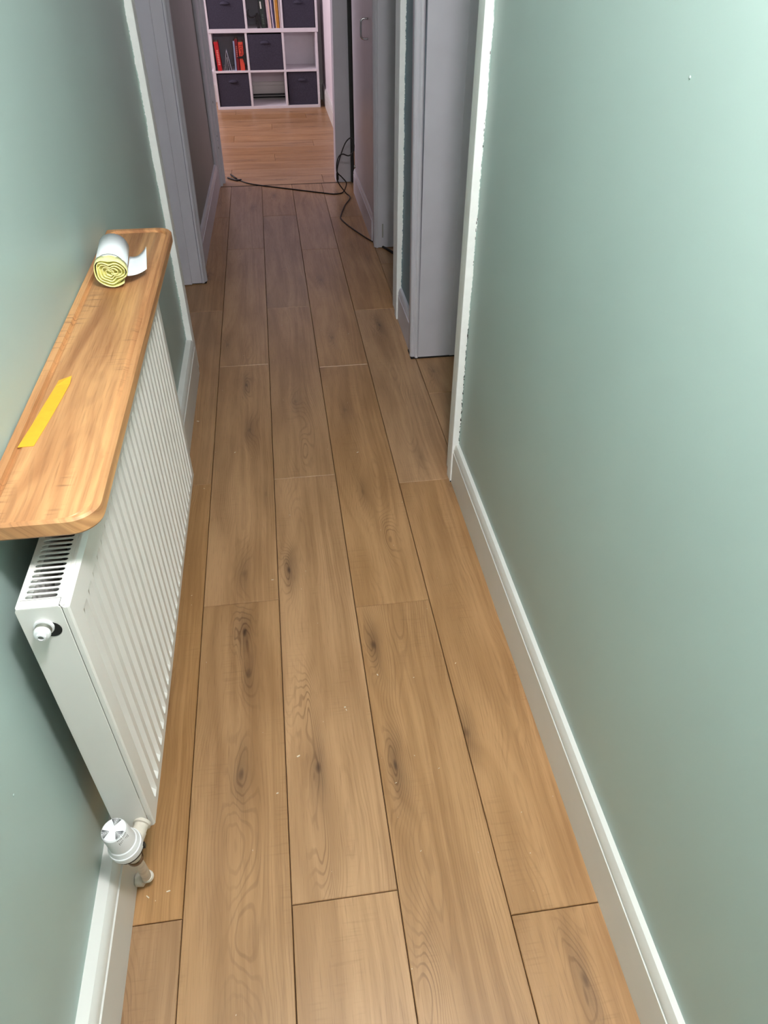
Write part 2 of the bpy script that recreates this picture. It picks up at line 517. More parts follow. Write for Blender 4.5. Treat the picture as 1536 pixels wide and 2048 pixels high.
def window(name, x, y0, y1, z0, z1, label):
    t = 0.05
    o = struct(name, join(box_vf(x - .06, x, y0, y0 + t, z0, z1), box_vf(x - .06, x, y1 - t, y1, z0, z1), box_vf(x - .06, x, y0 + t, y1 - t, z0, z0 + t),
                          box_vf(x - .06, x, y0 + t, y1 - t, z1 - t, z1), box_vf(x - .05, x - .01, (y0 + y1) / 2 - .025, (y0 + y1) / 2 + .025, z0 + t, z1 - t)), M['trim'], label)
    k = NT(name + '_glass')
    tr = k.n('ShaderNodeBsdfTransparent'); gl = k.n('ShaderNodeBsdfGlossy'); gl.inputs['Roughness'].default_value = .02
    mx = k.n('ShaderNodeMixShader'); mx.inputs[0].default_value = .06
    k.t.links.new(tr.outputs[0], mx.inputs[1]); k.t.links.new(gl.outputs[0], mx.inputs[2])
    k.t.links.new(mx.outputs[0], k.t.nodes['Material Output'].inputs['Surface'])
    ym = (y0 + y1) / 2
    for a, b in ((y0 + t, ym - .025), (ym + .025, y1 - t)):
        vv, ff = box_vf(x - .034, x - .028, a, b, z0 + t, z1 - t)
        mesh('pane', vv, ff, k.mat, o)


window('window_1', -1.92, 5.8, 7.3, .9, 2.15, 'white framed bedroom window out of view on the left')
window('window_2', -1.53, 2.7, 3.7, .95, 2.1, 'white framed side room window out of view')

# ------------------------------------------------------------------ setting: skirting boards
def skirt_prof(th, h=.140):
    # (offset from the wall, z) : flat board, narrow groove, sloping bevel to the wall
    return [(0, 0), (th, 0), (th, h - .030), (th - .0035, h - .0285), (th - .0035, h - .0245), (th - .001, h - .023), (th - .002, h - .016), (th - .0045, h - .008), (th - .010 if th > .02 else th - .0075, h - .001), (0, h)]


def skirting(name, wall_fn, th, ya, yb, side, mat=None, label=None, n=2, h=.14):
    prof = skirt_prof(1.0, h)
    path = []
    for i in range(n):
        y = ya + (yb - ya) * i / (n - 1)
        path.append((lambda y: (lambda o: (wall_fn(y) + side * o, y)))(y))
    V, Fa = sweep_profile(skirt_prof(th, h), path)
    o = struct(name, (V, Fa), mat or M['trim'], label)
    smooth_by_angle(o.data, 25)
    return o


skirting('baseboard_left', LW, .0285, -1.6, 2.5845, 1, label='white skirting board along the green left wall')
skirting('baseboard_right', lambda y: .482, .017, -1.6, 1.7728, -1, label='white skirting board along the green right wall')
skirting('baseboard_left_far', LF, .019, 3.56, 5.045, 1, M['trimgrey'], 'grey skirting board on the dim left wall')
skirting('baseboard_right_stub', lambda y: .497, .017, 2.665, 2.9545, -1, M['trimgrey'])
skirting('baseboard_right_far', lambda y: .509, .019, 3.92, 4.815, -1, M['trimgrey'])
skirting('baseboard_far_right', lambda y: .53, .016, 5.17, 7.755, -1, M['trim'])
V, Fa = sweep_profile(skirt_prof(.018, .155), [lambda o: (-1.9, 7.76 - o), lambda o: (.53, 7.76 - o)])
bb = struct('baseboard_far_back', (V, Fa), M['trim'])
for zz in (.030, .052):
    v, f = box_vf(-.13, .18, 7.715, 7.7415, zz, zz + .009); mesh('cable_run', v, f, M['darkstrip'], bb)


# ------------------------------------------------------------------ setting: door linings and architraves
def ragged(parent, y, x_wall, x_mean, amp, z0, z1, mat, seed):
    """torn edge of the wall paint cut in over the side of an architrave (a thin skin facing the camera)"""
    rnd = random.Random(seed); V = []; n = int((z1 - z0) / .0035); wv = 0; s_ = 1 if x_mean > x_wall else -1
    for i in range(n + 1):
        z = z0 + (z1 - z0) * i / n
        wv = .93 * wv + rnd.uniform(-1, 1) * .32
        e = x_mean + amp * (wv * .55 + rnd.uniform(-.5, .5) * (1.2 if rnd.random() < .35 else .3))
        e = max(e, x_wall + .0002) if s_ > 0 else min(e, x_wall - .0002)
        V.append((x_wall, y - .0006, z)); V.append((e, y - .0006, z))
    base = len(V)
    V += [(p[0], y + .0002, p[2]) for p in V[:base]]
    Fa = []
    for i in range(n):
        a = 2 * i
        Fa += [(a, a + 1, a + 3, a + 2), (a + 1, base + a + 1, base + a + 3, a + 3)]
    return mesh('paint_margin', V, Fa, mat, parent)


def edge_prism(pts, z1=2.10): return prism_z(pts, 0, z1)


# right wall, near doorway: architrave whose white side edge faces the camera
arc = [(.4825, 1.773), (.4625, 1.773), (.461, 1.7745), (.461, 1.815), (.4625, 1.822), (.466, 1.828), (.470, 1.8325), (.470, 1.863), (.60, 1.863), (.60, 1.8555), (.4825, 1.8555)]
t1 = struct('trim_1', edge_prism(arc), M['raw'], 'bright white architrave edge at the end of the green right wall')
smooth_by_angle(t1.data, 30)
ragged(t1, 1.773, .4825, .4806, .0022, .1405, 2.05, M['green'], 3)
rnd = random.Random(5)
V, Fa = [], []
for i in range(80):
    z = rnd.uniform(.15, .50) if i < 66 else rnd.uniform(.50, 1.15)
    x = .4800 + rnd.uniform(-.0012, .0010); hh = rnd.uniform(.0015, .008); w = rnd.uniform(.0003, .0008)
    a = box_vf(x - w, x + w, 1.7718, 1.7724, z, z + hh); V, Fa = join((V, Fa), a)
tag(mesh('torn_gap', V, Fa, M['gap'], t1), 'torn gap with its shadow painted dark beside the strip')  # dark flecks paint in the shadow inside the torn crack
v, f = box_vf(.4615, .4645, 1.7725, 1.775, .0, .005); mesh('gap_at_foot', v, f, M['gap'], t1)

# far jamb of that doorway (broad pale post facing the camera)
jam = [(.505, 2.588), (.66, 2.588), (.66, 2.605), (.505, 2.605)]
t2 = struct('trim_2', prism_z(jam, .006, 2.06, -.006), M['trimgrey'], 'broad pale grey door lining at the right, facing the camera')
V, Fa = prism_z([(.632, 2.5855), (.66, 2.5855), (.66, 2.588), (.632, 2.588)], .006, 2.06, -.006); mesh('door_stop', V, Fa, M['trimgrey'], t2)
arc2 = [(.507, 2.606), (.507, 2.590), (.503, 2.5845), (.498, 2.583), (.493, 2.586), (.491, 2.592), (.487, 2.594), (.484, 2.5925), (.478, 2.595), (.4745, 2.602), (.4745, 2.612), (.478, 2.618), (.479, 2.655), (.483, 2.662), (.497, 2.664), (.497, 2.606)]
t3 = struct('trim_3', prism_z(arc2, .004, 2.10, -.012), M['trimgrey'], 'moulded architrave edge of the broad right door lining')
smooth_by_angle(t3.data, 50)
v, f = box_vf(.476, .655, 2.586, 2.66, -.0003, .0055); struct('trim_4', (v, f), M['gap'], 'dark strip painting in the gap shadow under the right door lining')  # dark slab paints in the shadow of the gap at the floor

# stub wall far end: white architrave with ragged paint
arc3 = [(.4975, 2.955), (.4755, 2.955), (.474, 2.9565), (.474, 3.00), (.477, 3.01), (.482, 3.018), (.482, 3.108), (.62, 3.108), (.62, 3.1005), (.4975, 3.1005)]
t5 = struct('trim_5', edge_prism(arc3), M['raw'], 'narrow white architrave edge on the short daylight-tinted wall')
ragged(t5, 2.955, .4975, .4945, .0035, .1405, 2.05, M['stubtint'], 11)

# far right doorway lining and architrave
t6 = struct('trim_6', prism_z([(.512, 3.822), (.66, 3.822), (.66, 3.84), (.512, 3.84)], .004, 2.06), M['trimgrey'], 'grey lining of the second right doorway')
v, f = box_vf(.532, .539, 3.8205, 3.823, .055, .125); mesh('hinge_mark', v, f, M['grey'], t6)
arc4 = [(.515, 3.842), (.515, 3.824), (.509, 3.820), (.503, 3.822), (.500, 3.828), (.497, 3.832), (.492, 3.836), (.491, 3.846), (.494, 3.86), (.495, 3.91), (.499, 3.918), (.509, 3.92), (.509, 3.842)]
t7 = struct('trim_7', prism_z(arc4, .002, 2.10), M['trimgrey'], 'grey architrave of the second right doorway')
smooth_by_angle(t7.data, 50)

# left wall end: pale architrave
xl = LW(2.585)
arc5 = [(xl - .0005, 2.585), (-.3565, 2.585), (-.355, 2.5865), (-.3545, 2.640), (-.358, 2.650), (-.364, 2.656), (-.364, 2.712), (LW(2.7) - .12, 2.712), (LW(2.7) - .12, 2.7005), (LW(2.7) - .0005, 2.7005)]
t8 = struct('trim_8', edge_prism(arc5), M['raw'], 'pale white architrave edge at the end of the green left wall')
ragged(t8, 2.585, xl - .0005, xl + .0022, .0028, .1405, 2.05, M['green'], 21)

# left far jamb: lining, stop and moulded architrave
t9 = struct('trim_9', prism_z([(-.56, 3.465), (-.384, 3.465), (-.384, 3.49), (-.56, 3.49)], .004, 2.06, .017), M['trimgrey'], 'grey door lining on the left, beyond the wooden shelf')
V, Fa = prism_z([(-.56, 3.452), (-.430, 3.452), (-.4285, 3.454), (-.4285, 3.4655), (-.56, 3.4655)], .004, 2.06, .017); mesh('door_stop', V, Fa, M['trimgrey'], t9)
arc6 = [(-.386, 3.490), (-.386, 3.470), (-.381, 3.4625), (-.376, 3.462), (-.371, 3.466), (-.369, 3.474), (-.366, 3.480), (-.361, 3.484), (-.3585, 3.492), (-.3585, 3.500), (-.363, 3.508), (-.365, 3.552), (-.371, 3.560), (-.397, 3.560), (-.397, 3.490)]
t10 = struct('trim_10', prism_z(arc6, .004, 2.10, .017), M['trimgrey'], 'moulded grey architrave of the left doorway')
smooth_by_angle(t10.data, 50)
v, f = box_vf(-.47, -.362, 3.468, 3.55, -.0003, .0035); struct('trim_11', (v, f), M['gap'], 'dark strip painting in the gap shadow under the left door lining')  # shadow below the lining, painted in as a dark slab

# bedroom doorway: left architrave + lining, right jamb
V, Fa = prism_z([(LF(5.03), 5.028), (LF(5.03) + .010, 5.024), (-.352, 5.026), (-.346, 5.032), (-.3435, 5.045), (-.3435, 5.06), (-.330, 5.062), (-.330, 5.118), (-.315, 5.12), (-.315, 5.17), (-.372, 5.17), (-.372, 5.05), (LF(5.03), 5.05)], 0, 2.08, .006)
t12 = struct('trim_12', (V, Fa), M['trimgrey'], 'left lining of the bedroom doorway with old hinge holes')
for hx, hz, s in ((0, .222, .010), (0, .262, .004), (0, .290, .008), (0, .474, .010)):
    x = -.330 + .006 * hz
    v, f = lathe((x - .002, 5.085 + random.uniform(-.006, .006), hz), (1, 0, 0), [(s * .6, 0), (s * .6, .0032)], 10)
    tag(mesh('hinge_hole', v, f, M['gap'], t12))
V, Fa = prism_z([(.402, 5.052), (.496, 5.052), (.498, 5.056), (.498, 5.17), (.400, 5.17), (.400, 5.056)], 0, 2.08, .014)
t13 = struct('trim_13', (V, Fa), M['trimgrey'], 'flat grey right jamb of the bedroom doorway')
v, f = box_vf(.505, .522, 4.86, 4.90, 0, .22)
struct('trim_14', (v, f), M['rawwood'], 'stub of raw brown timber in the gap by the bedroom door')
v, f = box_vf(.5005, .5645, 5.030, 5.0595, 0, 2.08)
struct('trim_15', (v, f), M['darkstrip'], 'dark strip painting in the shadow gap between the bedroom jamb and the cupboard')  # dark strip added to paint in the shadow of the open recess

# cupboard door in the far right wall
v, f = box_vf(.500, .5089, 3.935, 4.80, .142, 2.0)
dr = struct('door_1', (v, f), M['trimgrey'], 'grey cupboard door with chrome handle in the far right wall')
hp = [Vector(p) for p in [(.500, 4.07, .985), (.478, 4.07, .985), (.468, 4.07, .978), (.466, 4.07, .965), (.466, 4.07, .925), (.468, 4.07, .912), (.478, 4.07, .905), (.500, 4.07, .905)]]
v, f = tube(spline(hp, 4), .0045, 8)
tag(mesh('handle', v, f, M['chrome'], dr, smooth=True), 'chrome D handle')
v, f = lathe((.500, 4.765, .165), (-1, 0, 0), [(.009, 0), (.009, .006), (.006, .009)], 12); mesh('door_bumper', v, f, M['steel'], dr)

# paint drips on the green walls
for (p, nrm, par) in (((.482, .9033, 1.2335), (-1, 0, 0), wr), ((LW(.5388), .5388, .525), (1, 0, 0), wl)):
    v, f = lathe(p, nrm, [(.002, 0), (.0017, .0006), (.0008, .0009)], 10); mesh('paint_drip', v, f, M['green'], par, smooth=True)

# ------------------------------------------------------------------ hall ceiling lamp (above the frame)
LX_, LY_, LZ_, LR_ = .19, .30, 1.95, .085
lamp = thing('pendant_lamp', (LX_, LY_, H), 'white glass globe pendant lamp above the hallway', 'lamp')
v, f = lathe((LX_, LY_, H), (0, 0, -1), [(.045, 0), (.045, .012), (.02, .03), (.006, .034)], 28); mesh('ceiling_rose', v, f, M['plastic'], lamp, auto=40)
v, f = tube([Vector((LX_, LY_, H - .03)), Vector((LX_, LY_, LZ_ + LR_ + .03))], .003, 8); mesh('cord', v, f, M['plastic'], lamp)
v, f = lathe((LX_, LY_, LZ_ + LR_ + .035), (0, 0, -1), [(.012, 0), (.022, .008), (.024, .04)], 24); mesh('lampholder', v, f, M['plastic'], lamp, auto=40)
k = NT('lit_globe'); k.b.inputs['Base Color'].default_value = (.9, .9, .88, 1)
k.b.inputs['Emission Color'].default_value = HALL_COLOR + (1,)
k.b.inputs['Emission Strength'].default_value = HALL_POWER / (math.pi * 4 * math.pi * LR_ ** 2)
v, f = lathe((LX_, LY_, LZ_), (0, 0, 1), [(max(LR_ * math.sin(math.pi * q / 14), .0005), -LR_ * math.cos(math.pi * q / 14)) for q in range(15)], 28); mesh('globe', v, f, k.mat, lamp, smooth=True)

# ------------------------------------------------------------------ radiator
def sk(x, y): return x + .0062 * (y - .65)      # follows the slightly skewed left wall


RY0, RY1, RZ0, RZ1, RXF, RXB = .652, 1.640, .203, .737, -.290, -.350
rad = thing('radiator', ((RXF + RXB) / 2, (RY0 + RY1) / 2, RZ0), 'white ribbed panel radiator hung low on the left wall', 'radiator')


def skv(V): return [(sk(a, b), b, c) for a, b, c in V]


# front panel: vertical flutes pressed into sheet steel
PIT = .0333; prof = []
y = RY0 + .001
prof.append((RY0, -.004)); prof.append((RY0 + .003, 0.0)); prof.append((RY0 + .020, 0.0))
yy = RY0 + .024
while yy + PIT < RY1 - .02:
    for a, d in ((0.0, 0), (.0125, 0), (.0165, -1), (.0185, -1.08), (.0275, -1.08), (.0295, -1)):
        prof.append((yy + a, d))
    yy += PIT
prof += [(yy, 0.0), (RY1 - .004, 0.0), (RY1, -.004)]
rows = [(RZ0, 0, -.006), (RZ0 + .003, 0, 0), (RZ0 + .020, 0, 0), (RZ0 + .031, 1, 0), (RZ1 - .056, 1, 0), (RZ1 - .048, 0, 0), (RZ1 - .006, 0, 0), (RZ1 - .001, 0, -.005)]
V, Fa = [], []
for z, k_, e in rows:
    for yv, d in prof:
        dep = d * .0085 * k_ if d <= -.9 else d
        V.append((RXF + dep + e, yv, z))
n = len(prof)
for i in range(len(rows) - 1):
    for j in range(n - 1): Fa.append((i * n + j, i * n + j + 1, (i + 1) * n + j + 1, (i + 1) * n + j))
fp = mesh('front_panel', skv(V), Fa, M['enamel'], rad, auto=28)
md = fp.modifiers.new('thick', 'SOLIDIFY'); md.thickness = .0012; md.offset = -1
# back panel
v, f = box_vf(RXB - .004, RXB + .004, RY0 + .012, RY1 - .012, RZ0 + .015, RZ1 - .02); mesh('back_panel', skv(v), f, M['enamel'], rad)
# convector fins between the panels
V, Fa = [], []; nn = 0; yv = RY0 + .02
while yv < RY1 - .02:
    xx = (RXF - .012) if nn % 4 in (1, 2) else (RXB + .020)
    V += [(xx, yv, RZ0 + .05), (xx, yv, RZ1 - .035)]
    yv += .004 if nn % 2 == 0 else .010
    nn += 1
Fa = [(2 * i, 2 * i + 2, 2 * i + 3, 2 * i + 1) for i in range(nn - 1)]
mesh('convector_fins', skv(V), Fa, M['inside'], rad)
# end panels, with the round opening for the plug
for (yy0, yy1) in ((RY0 - .0015, RY0 + .0005), (RY1 - .0005, RY1 + .0015)):
    pts = [(RXB - .002, RZ0 + .004), (RXF - .0085, RZ0 - .002), (RXF - .0085, RZ1 - .003), (RXF - .0105, RZ1), (RXB, RZ1), (RXB - .002, RZ1 - .004)]
    V = [(a, yy0, b) for a, b in pts] + [(a, yy1, b) for a, b in pts]; m_ = len(pts)
    Fa = [tuple(range(m_)), tuple(range(m_, 2 * m_))[::-1]] + [(i, (i + 1) % m_, m_ + (i + 1) % m_, m_ + i) for i in range(m_)]
    # rolled top flange
    fl = box_vf(RXB, RXF - .0105, min(yy0, yy1 - .014) if yy0 > 1 else yy0, yy0 + .014 if yy0 < 1 else yy1, RZ1 - .0005, RZ1 + .0012)
    V, Fa = join((V, Fa), fl)
    ep = mesh('end_panel', skv(V), Fa, M['enamel'], rad)
    bevel(ep, .0008, 2)
# side lip between end and front panels
v, f = box_vf(RXF - .0085, RXF - .0015, RY0 + .0002, RY0 + .004, RZ0 + .002, RZ1 - .004); bevel(mesh('edge_lip', skv(v), f, M['enamel'], rad), .001)
# top grille with rounded slots
GX0, GX1 = RXB + .001, RXF - .010
V, Fa = [], []; gp = .00925; y = RY0 + .0135
cy0 = y
sw = .0032; sx0, sx1 = GX0 + .0055, GX1 - .0050
while y + gp < RY1 - .012:
    yc = y + gp / 2; ring = []; outer = []
    K = 5
    for s_, xc in ((1, sx1 - sw), (-1, sx0 + sw)):
        for q in range(K + 1):
            a = -math.pi / 2 + math.pi * q / K if s_ == 1 else math.pi / 2 + math.pi * q / K
            ring.append((xc + sw * math.cos(a), yc + sw * math.sin(a)))
            ox = GX1 if s_ == 1 else GX0
            t = q / K
            oy = (y + gp * t) if s_ == 1 else (y + gp * (1 - t))
            if q == 0 : outer.append((xc, y if s_ == 1 else y + gp))
            elif q == K: outer.append((xc, y + gp if s_ == 1 else y))
            else:
                oy = y + gp * (q - 1) / (K - 2); oy = oy if s_ == 1 else 2 * y + gp - oy
                outer.append((ox, oy))
    b0 = len(V); L_ = len(ring)
    V += [(a, b, RZ1) for a, b in ring] + [(a, b, RZ1) for a, b in outer]
    Fa += [(b0 + i, b0 + (i + 1) % L_, b0 + L_ + (i + 1) % L_, b0 + L_ + i) for i in range(L_)]
    y += gp
gr = mesh('top_grille', skv(V), Fa, M['enamel'], rad)
md = gr.modifiers.new('thick', 'SOLIDIFY'); md.thickness = .0014; md.offset = 0
# raised rail along the front of the grille
v, f = box_vf(RXF - .0105, RXF - .0045, RY0 + .001, RY1 - .001, RZ1 - .006, RZ1 + .0006); bevel(mesh('top_rail', skv(v), f, M['enamel'], rad), .0015, 3)
v, f = box_vf(RXB - .001, RXB + .0015, RY0 + .001, RY1 - .001, RZ1 - .012, RZ1 + .0006); mesh('rear_rail', skv(v), f, M['enamel'], rad)
# air vent plug in the end panel
pc = (-.3255, RY0 - .001, .706)
v, f = lathe((pc[0] + .0065, RY0 - .0012, pc[2] - .007), (0, -1, 0), [(.0125, 0), (.0125, .0009)], 28); mesh('plug_opening', v, f, M['black'], rad)
v, f = lathe(pc, (0, -1, 0), [(.0118, 0), (.0122, .003), (.0118, .0045), (.0098, .005)], 32); vp = mesh('vent_plug', v, f, M['plastic'], rad, auto=40)
v, f = lathe((pc[0], pc[1] - .0045, pc[2]), (0, -1, 0), [(.0098, 0), (.0098, .0012), (.0092, .0018), (.0098, .0024), (.0092, .003), (.0098, .0036), (.0098, .006)], 32); mesh('thread', v, f, M['steel'], vp, auto=40)
v, f = lathe((pc[0], pc[1] - .0105, pc[2]), (0, -1, 0), [(.0098, 0), (.0102, .002), (.0088, .0065), (.0058, .0075), (.0056, .010), (.0036, .0104), (.0034, .008)], 32); mesh('vent_cap', v, f, M['plastic'], vp, auto=35)
v, f = lathe((pc[0], pc[1] - .0188, pc[2]), (0, -1, 0), [(.0034, 0), (.0034, .0006)], 16); mesh('bleed_screw', v, f, M['inside'], vp)
# wall brackets behind
for yb in (.86, 1.43):
    v, f = box_vf(LW(yb) - sk(0, yb) + .0005, RXB - .003, yb - .02, yb + .02, .30, .62); tag(mesh('wall_bracket', skv(v), f, M['enamel'], rad))

# ------------------------------------------------------------------ thermostatic valve
VX, VY = -.3215, .602
ax = Vector((-.10, -.05, 1)).normalized()
trv = thing('thermostatic_valve', (VX, VY, 0), 'white thermostatic radiator valve with printed cap at the radiator foot', 'radiator valve')
vb = Vector((VX, VY, .236))
v, f = lathe(vb, ax, [(.0225, 0), (.0255, .003), (.0265, .012), (.0262, .0165), (.0248, .0175), (.0226, .0265), (.0211, .0280), (.0204, .045), (.0198, .0625), (.0190, .0664), (.0174, .0680), (.0, .0685)], 48)
hd = mesh('head', v, f, M['plastic'], trv, auto=28)
# printed chevrons: on the cap top and running down its side
d_, s_, t_ = frame_of(ax)


def cap_pt(ang, q):
    """q<1: radius on the top; q>1: distance down the side (in units of .017)"""
    if q <= 1: r_, h_ = .0168 * q, .0682 + .0004
    else:
        r_ = .0192 + .0011 * (q - 1); h_ = .0682 - .0022 - .017 * (q - 1)
    return vb + ax * h_ + (s_ * math.cos(ang) + t_ * math.sin(ang)) * r_ * 1.012


V, Fa = [], []
cam_dir = Vector((0, 0, CAM_H)) - vb
a_cam = math.atan2(cam_dir.dot(t_), cam_dir.dot(s_))
for g_ in range(3):
    ac = a_cam + math.radians(8) + g_ * 2 * math.pi / 3
    for sgn in (-1, 1):
        for i in range(4):
            # straight strokes: offset from the chevron's axis grows linearly outwards
            q0 = .38 + i * .16
            ptsA = []
            for q in (q0, 1.0, 1.02, 1.80 - .10 * i):
                off = max(min(q, 1.0) - q0, 0) * .0168 * .66
                ptsA.append((ac + sgn * off / (.0168 * min(q, 1.0)), q))
            for (a1, q1), (a2, q2) in zip(ptsA[:-1], ptsA[1:]):
                if q1 > q2: continue
                w = .019 if q1 >= 1 else .00034 / (.0168 * q1)
                b0 = len(V)
                V += [tuple(cap_pt(a1 - w, q1)), tuple(cap_pt(a1 + w, q1)), tuple(cap_pt(a2 + w, q2)), tuple(cap_pt(a2 - w, q2))]
                Fa.append((b0, b0 + 1, b0 + 2, b0 + 3))
tag(mesh('printed_chevrons', V, Fa, M['ink'], hd), 'dark grey chevron print on the cap')
v, f = lathe(vb - ax * .003, ax, [(.0240, 0), (.0246, .0035)], 40); mesh('seal_ring', v, f, M['black'], trv)
v, f = box_vf(-.003, .003, -.003, .003, -.004, .006)
p_ = vb + (s_ * math.cos(a_cam + .9) + t_ * math.sin(a_cam + .9)) * .0245
mesh('pointer', [tuple(p_ + Vector(q)) for q in v], f, M['black'], trv)
v, f = lathe(vb - ax * .032, ax, [(.0115, 0), (.0125, .004), (.0125, .012), (.0165, .016), (.0175, .026), (.0175, .028)], 28); mesh('valve_body', v, f, M['pipe'], trv, auto=35)
# union across to the radiator
u0 = vb + Vector((.004, .006, -.012)); u1 = Vector((-.3065, RY0 - .0017, .2230))
du_ = (u1 - u0)
v, f = lathe(u0, du_, [(.0105, 0), (.0105, .012), (.0125, .014), (.0125, .026), (.0115, .028), (.0115, du_.length - .006), (.0145, du_.length - .005), (.0145, du_.length)], 8 * 3); mesh('union', v, f, M['pipe'], trv, auto=35)
# compression nut and pipe to the elbow at the floor
n0 = vb - ax * .026; pd = (Vector((-.3370, .652, .030)) - n0).normalized()
v, f = lathe(n0 + pd * .014, pd, [(.0125, 0), (.0135, .002), (.0135, .009), (.0118, .011)], 6 * 4); mesh('compression_nut', v, f, M['brass'], trv, auto=30)
pe = Vector((-.3370, .652, .030))
path = [n0 + pd * .008, n0 + pd * .05, n0 + pd * .10, pe + Vector((0, -.004, .012)), pe + Vector((-.004, .000, -.004)), pe + Vector((-.012, .002, -.011)), pe + Vector((-.0245, .003, -.012))]
v, f = tube(spline(path, 6), .0085, 16); mesh('pipe', v, f, M['pipe'], trv, smooth=True)
for q, r_ in ((pe - pd * .004, .0108), (pe - pd * .010, .0100)):
    v, f = lathe(q, pd, [(r_ - .001, 0), (r_, .001), (r_, .003), (r_ - .001, .004)], 20); mesh('elbow_collar', v, f, M['pipe'], trv, auto=40)
v, f = lathe(pe + Vector((-.007, .001, -.011)), (-1, .1, 0), [(.0095, 0), (.0125, .002), (.0125, .014), (.0105, .0165)], 20); mesh('elbow_socket', v, f, M['pipe'], trv, auto=40)

# ------------------------------------------------------------------ wooden shelf
SZ1, SZ0 = .825, .801
SY0, SY1, SXF = .703, 1.738, -.2440
shelf = thing('wooden_shelf', (-.315, (SY0 + SY1) / 2, SZ0), 'golden wooden shelf with raised rim fixed above the radiator', 'shelf')


def rrect(x0, x1, y0, y1, rf, rb, seg=8):
    """rounded rectangle, front corners (x1) radius rf, wall corners radius rb"""
    P = []
    for cx, cy, a0, r_ in ((x1 - rf, y0 + rf, -90, rf), (x1 - rf, y1 - rf, 0, rf), (x0 + rb, y1 - rb, 90, rb), (x0 + rb, y0 + rb, 180, rb)):
        for q in range(seg + 1):
            a = math.radians(a0 + 90 * q / seg); P.append((cx + r_ * math.cos(a), cy + r_ * math.sin(a)))
    return P


WX = LW(.65) - sk(0, .65) + .0006
rim = .013
lay = [(rrect(WX, SXF - .002, SY0 + .002, SY1 - .002, .034, .004), SZ0), (rrect(WX, SXF, SY0, SY1, .036, .005), SZ0 + .003),
       (rrect(WX, SXF, SY0, SY1, .036, .005), SZ1 - .003), (rrect(WX + .002, SXF - .0025, SY0 + .0025, SY1 - .0025, .034, .004), SZ1),
       (rrect(WX + rim, SXF - rim + .003, SY0 + .0055, SY1 - rim, .030, .014), SZ1), (rrect(WX + rim + .0012, SXF - rim + .001, SY0 + .0062, SY1 - rim - .0015, .029, .012), SZ1 - .006),
       (rrect(WX + rim + .0045, SXF - rim - .003, SY0 + .0066, SY1 - rim - .006, .026, .011), SZ1 - .0052), (rrect(WX + rim + .008, SXF - rim - .007, SY0 + .0085, SY1 - rim - .010, .024, .010), SZ1 - .0028)]
V, Fa = [], []; n = len(lay[0][0])
for P, z in lay: V += [(a, b, z) for a, b in P]
for i in range(len(lay) - 1):
    Fa += [(i * n + j, i * n + (j + 1) % n, (i + 1) * n + (j + 1) % n, (i + 1) * n + j) for j in range(n)]
Fa.append(tuple(range(n))[::-1]); Fa.append(tuple(range((len(lay) - 1) * n, len(lay) * n)))
sb = mesh('board', skv(V), Fa, M['shelf'], shelf, auto=30)
xc = (WX + SXF) / 2
set_attr(sb, 'wp', [((a - xc) * 1.0 + (c - SZ1) * .8, b - SY0, .37) for a, b, c in V])
for i, q in enumerate(((-.035, .03, -.7), (.02, .30, -.5), (9, 9, 0), (9, 9, 0))): set_attr(sb, 'k%d' % (i + 1), [q] * len(V))
for yb in (.95, 1.5):
    V, Fa = join(box_vf(WX + .0005, WX + .006, yb - .012, yb + .012, SZ0 - .05, SZ0 - .0005), box_vf(WX + .006, WX + .09, yb - .012, yb + .012, SZ0 - .005, SZ0 - .0005))
    mesh('bracket', skv(V), Fa, M['enamel'], shelf)
ZT = SZ1 - .0028

# ------------------------------------------------------------------ yellow tape strip on the shelf
tc_ = [(-.3640, .872), (-.3575, .930), (-.3520, .990), (-.3475, 1.036), (-.3465, 1.052)]
V, Fa = [], []
for i, (cx, cy) in enumerate(tc_):
    lift = .0006 + (.007 if i == 4 else (.0015 if i == 3 else 0))
    V += [(cx - .0105, cy, ZT + .0006), (cx + .0105, cy + .001, ZT + .0006 + (lift - .0006) * .9), (cx + .0105, cy + .001, ZT + .0002 + (lift - .0006) * .9), (cx - .0105, cy, ZT + .0002)]
m_ = len(tc_)
for i in range(m_ - 1):
    a = 4 * i
    Fa += [(a + j, a + (j + 1) % 4, a + 4 + (j + 1) % 4, a + 4 + j) for j in range(4)]
Fa += [(0, 1, 2, 3), (4 * m_ - 1, 4 * m_ - 2, 4 * m_ - 3, 4 * m_ - 4)]
tag(mesh('tape_strip', skv(V), Fa, M['tape']), 'short strip of bright yellow tape lying on the wooden shelf', 'tape')

# ------------------------------------------------------------------ roll of bin bags
RB = .0305
rc = Vector((-.3200, 1.402, ZT + RB + .0004))
roll = thing('bin_bag_roll', (rc.x, rc.y + .07, ZT), 'roll of white bin bags with yellow end lying on the shelf', 'bag roll')
LR = .135


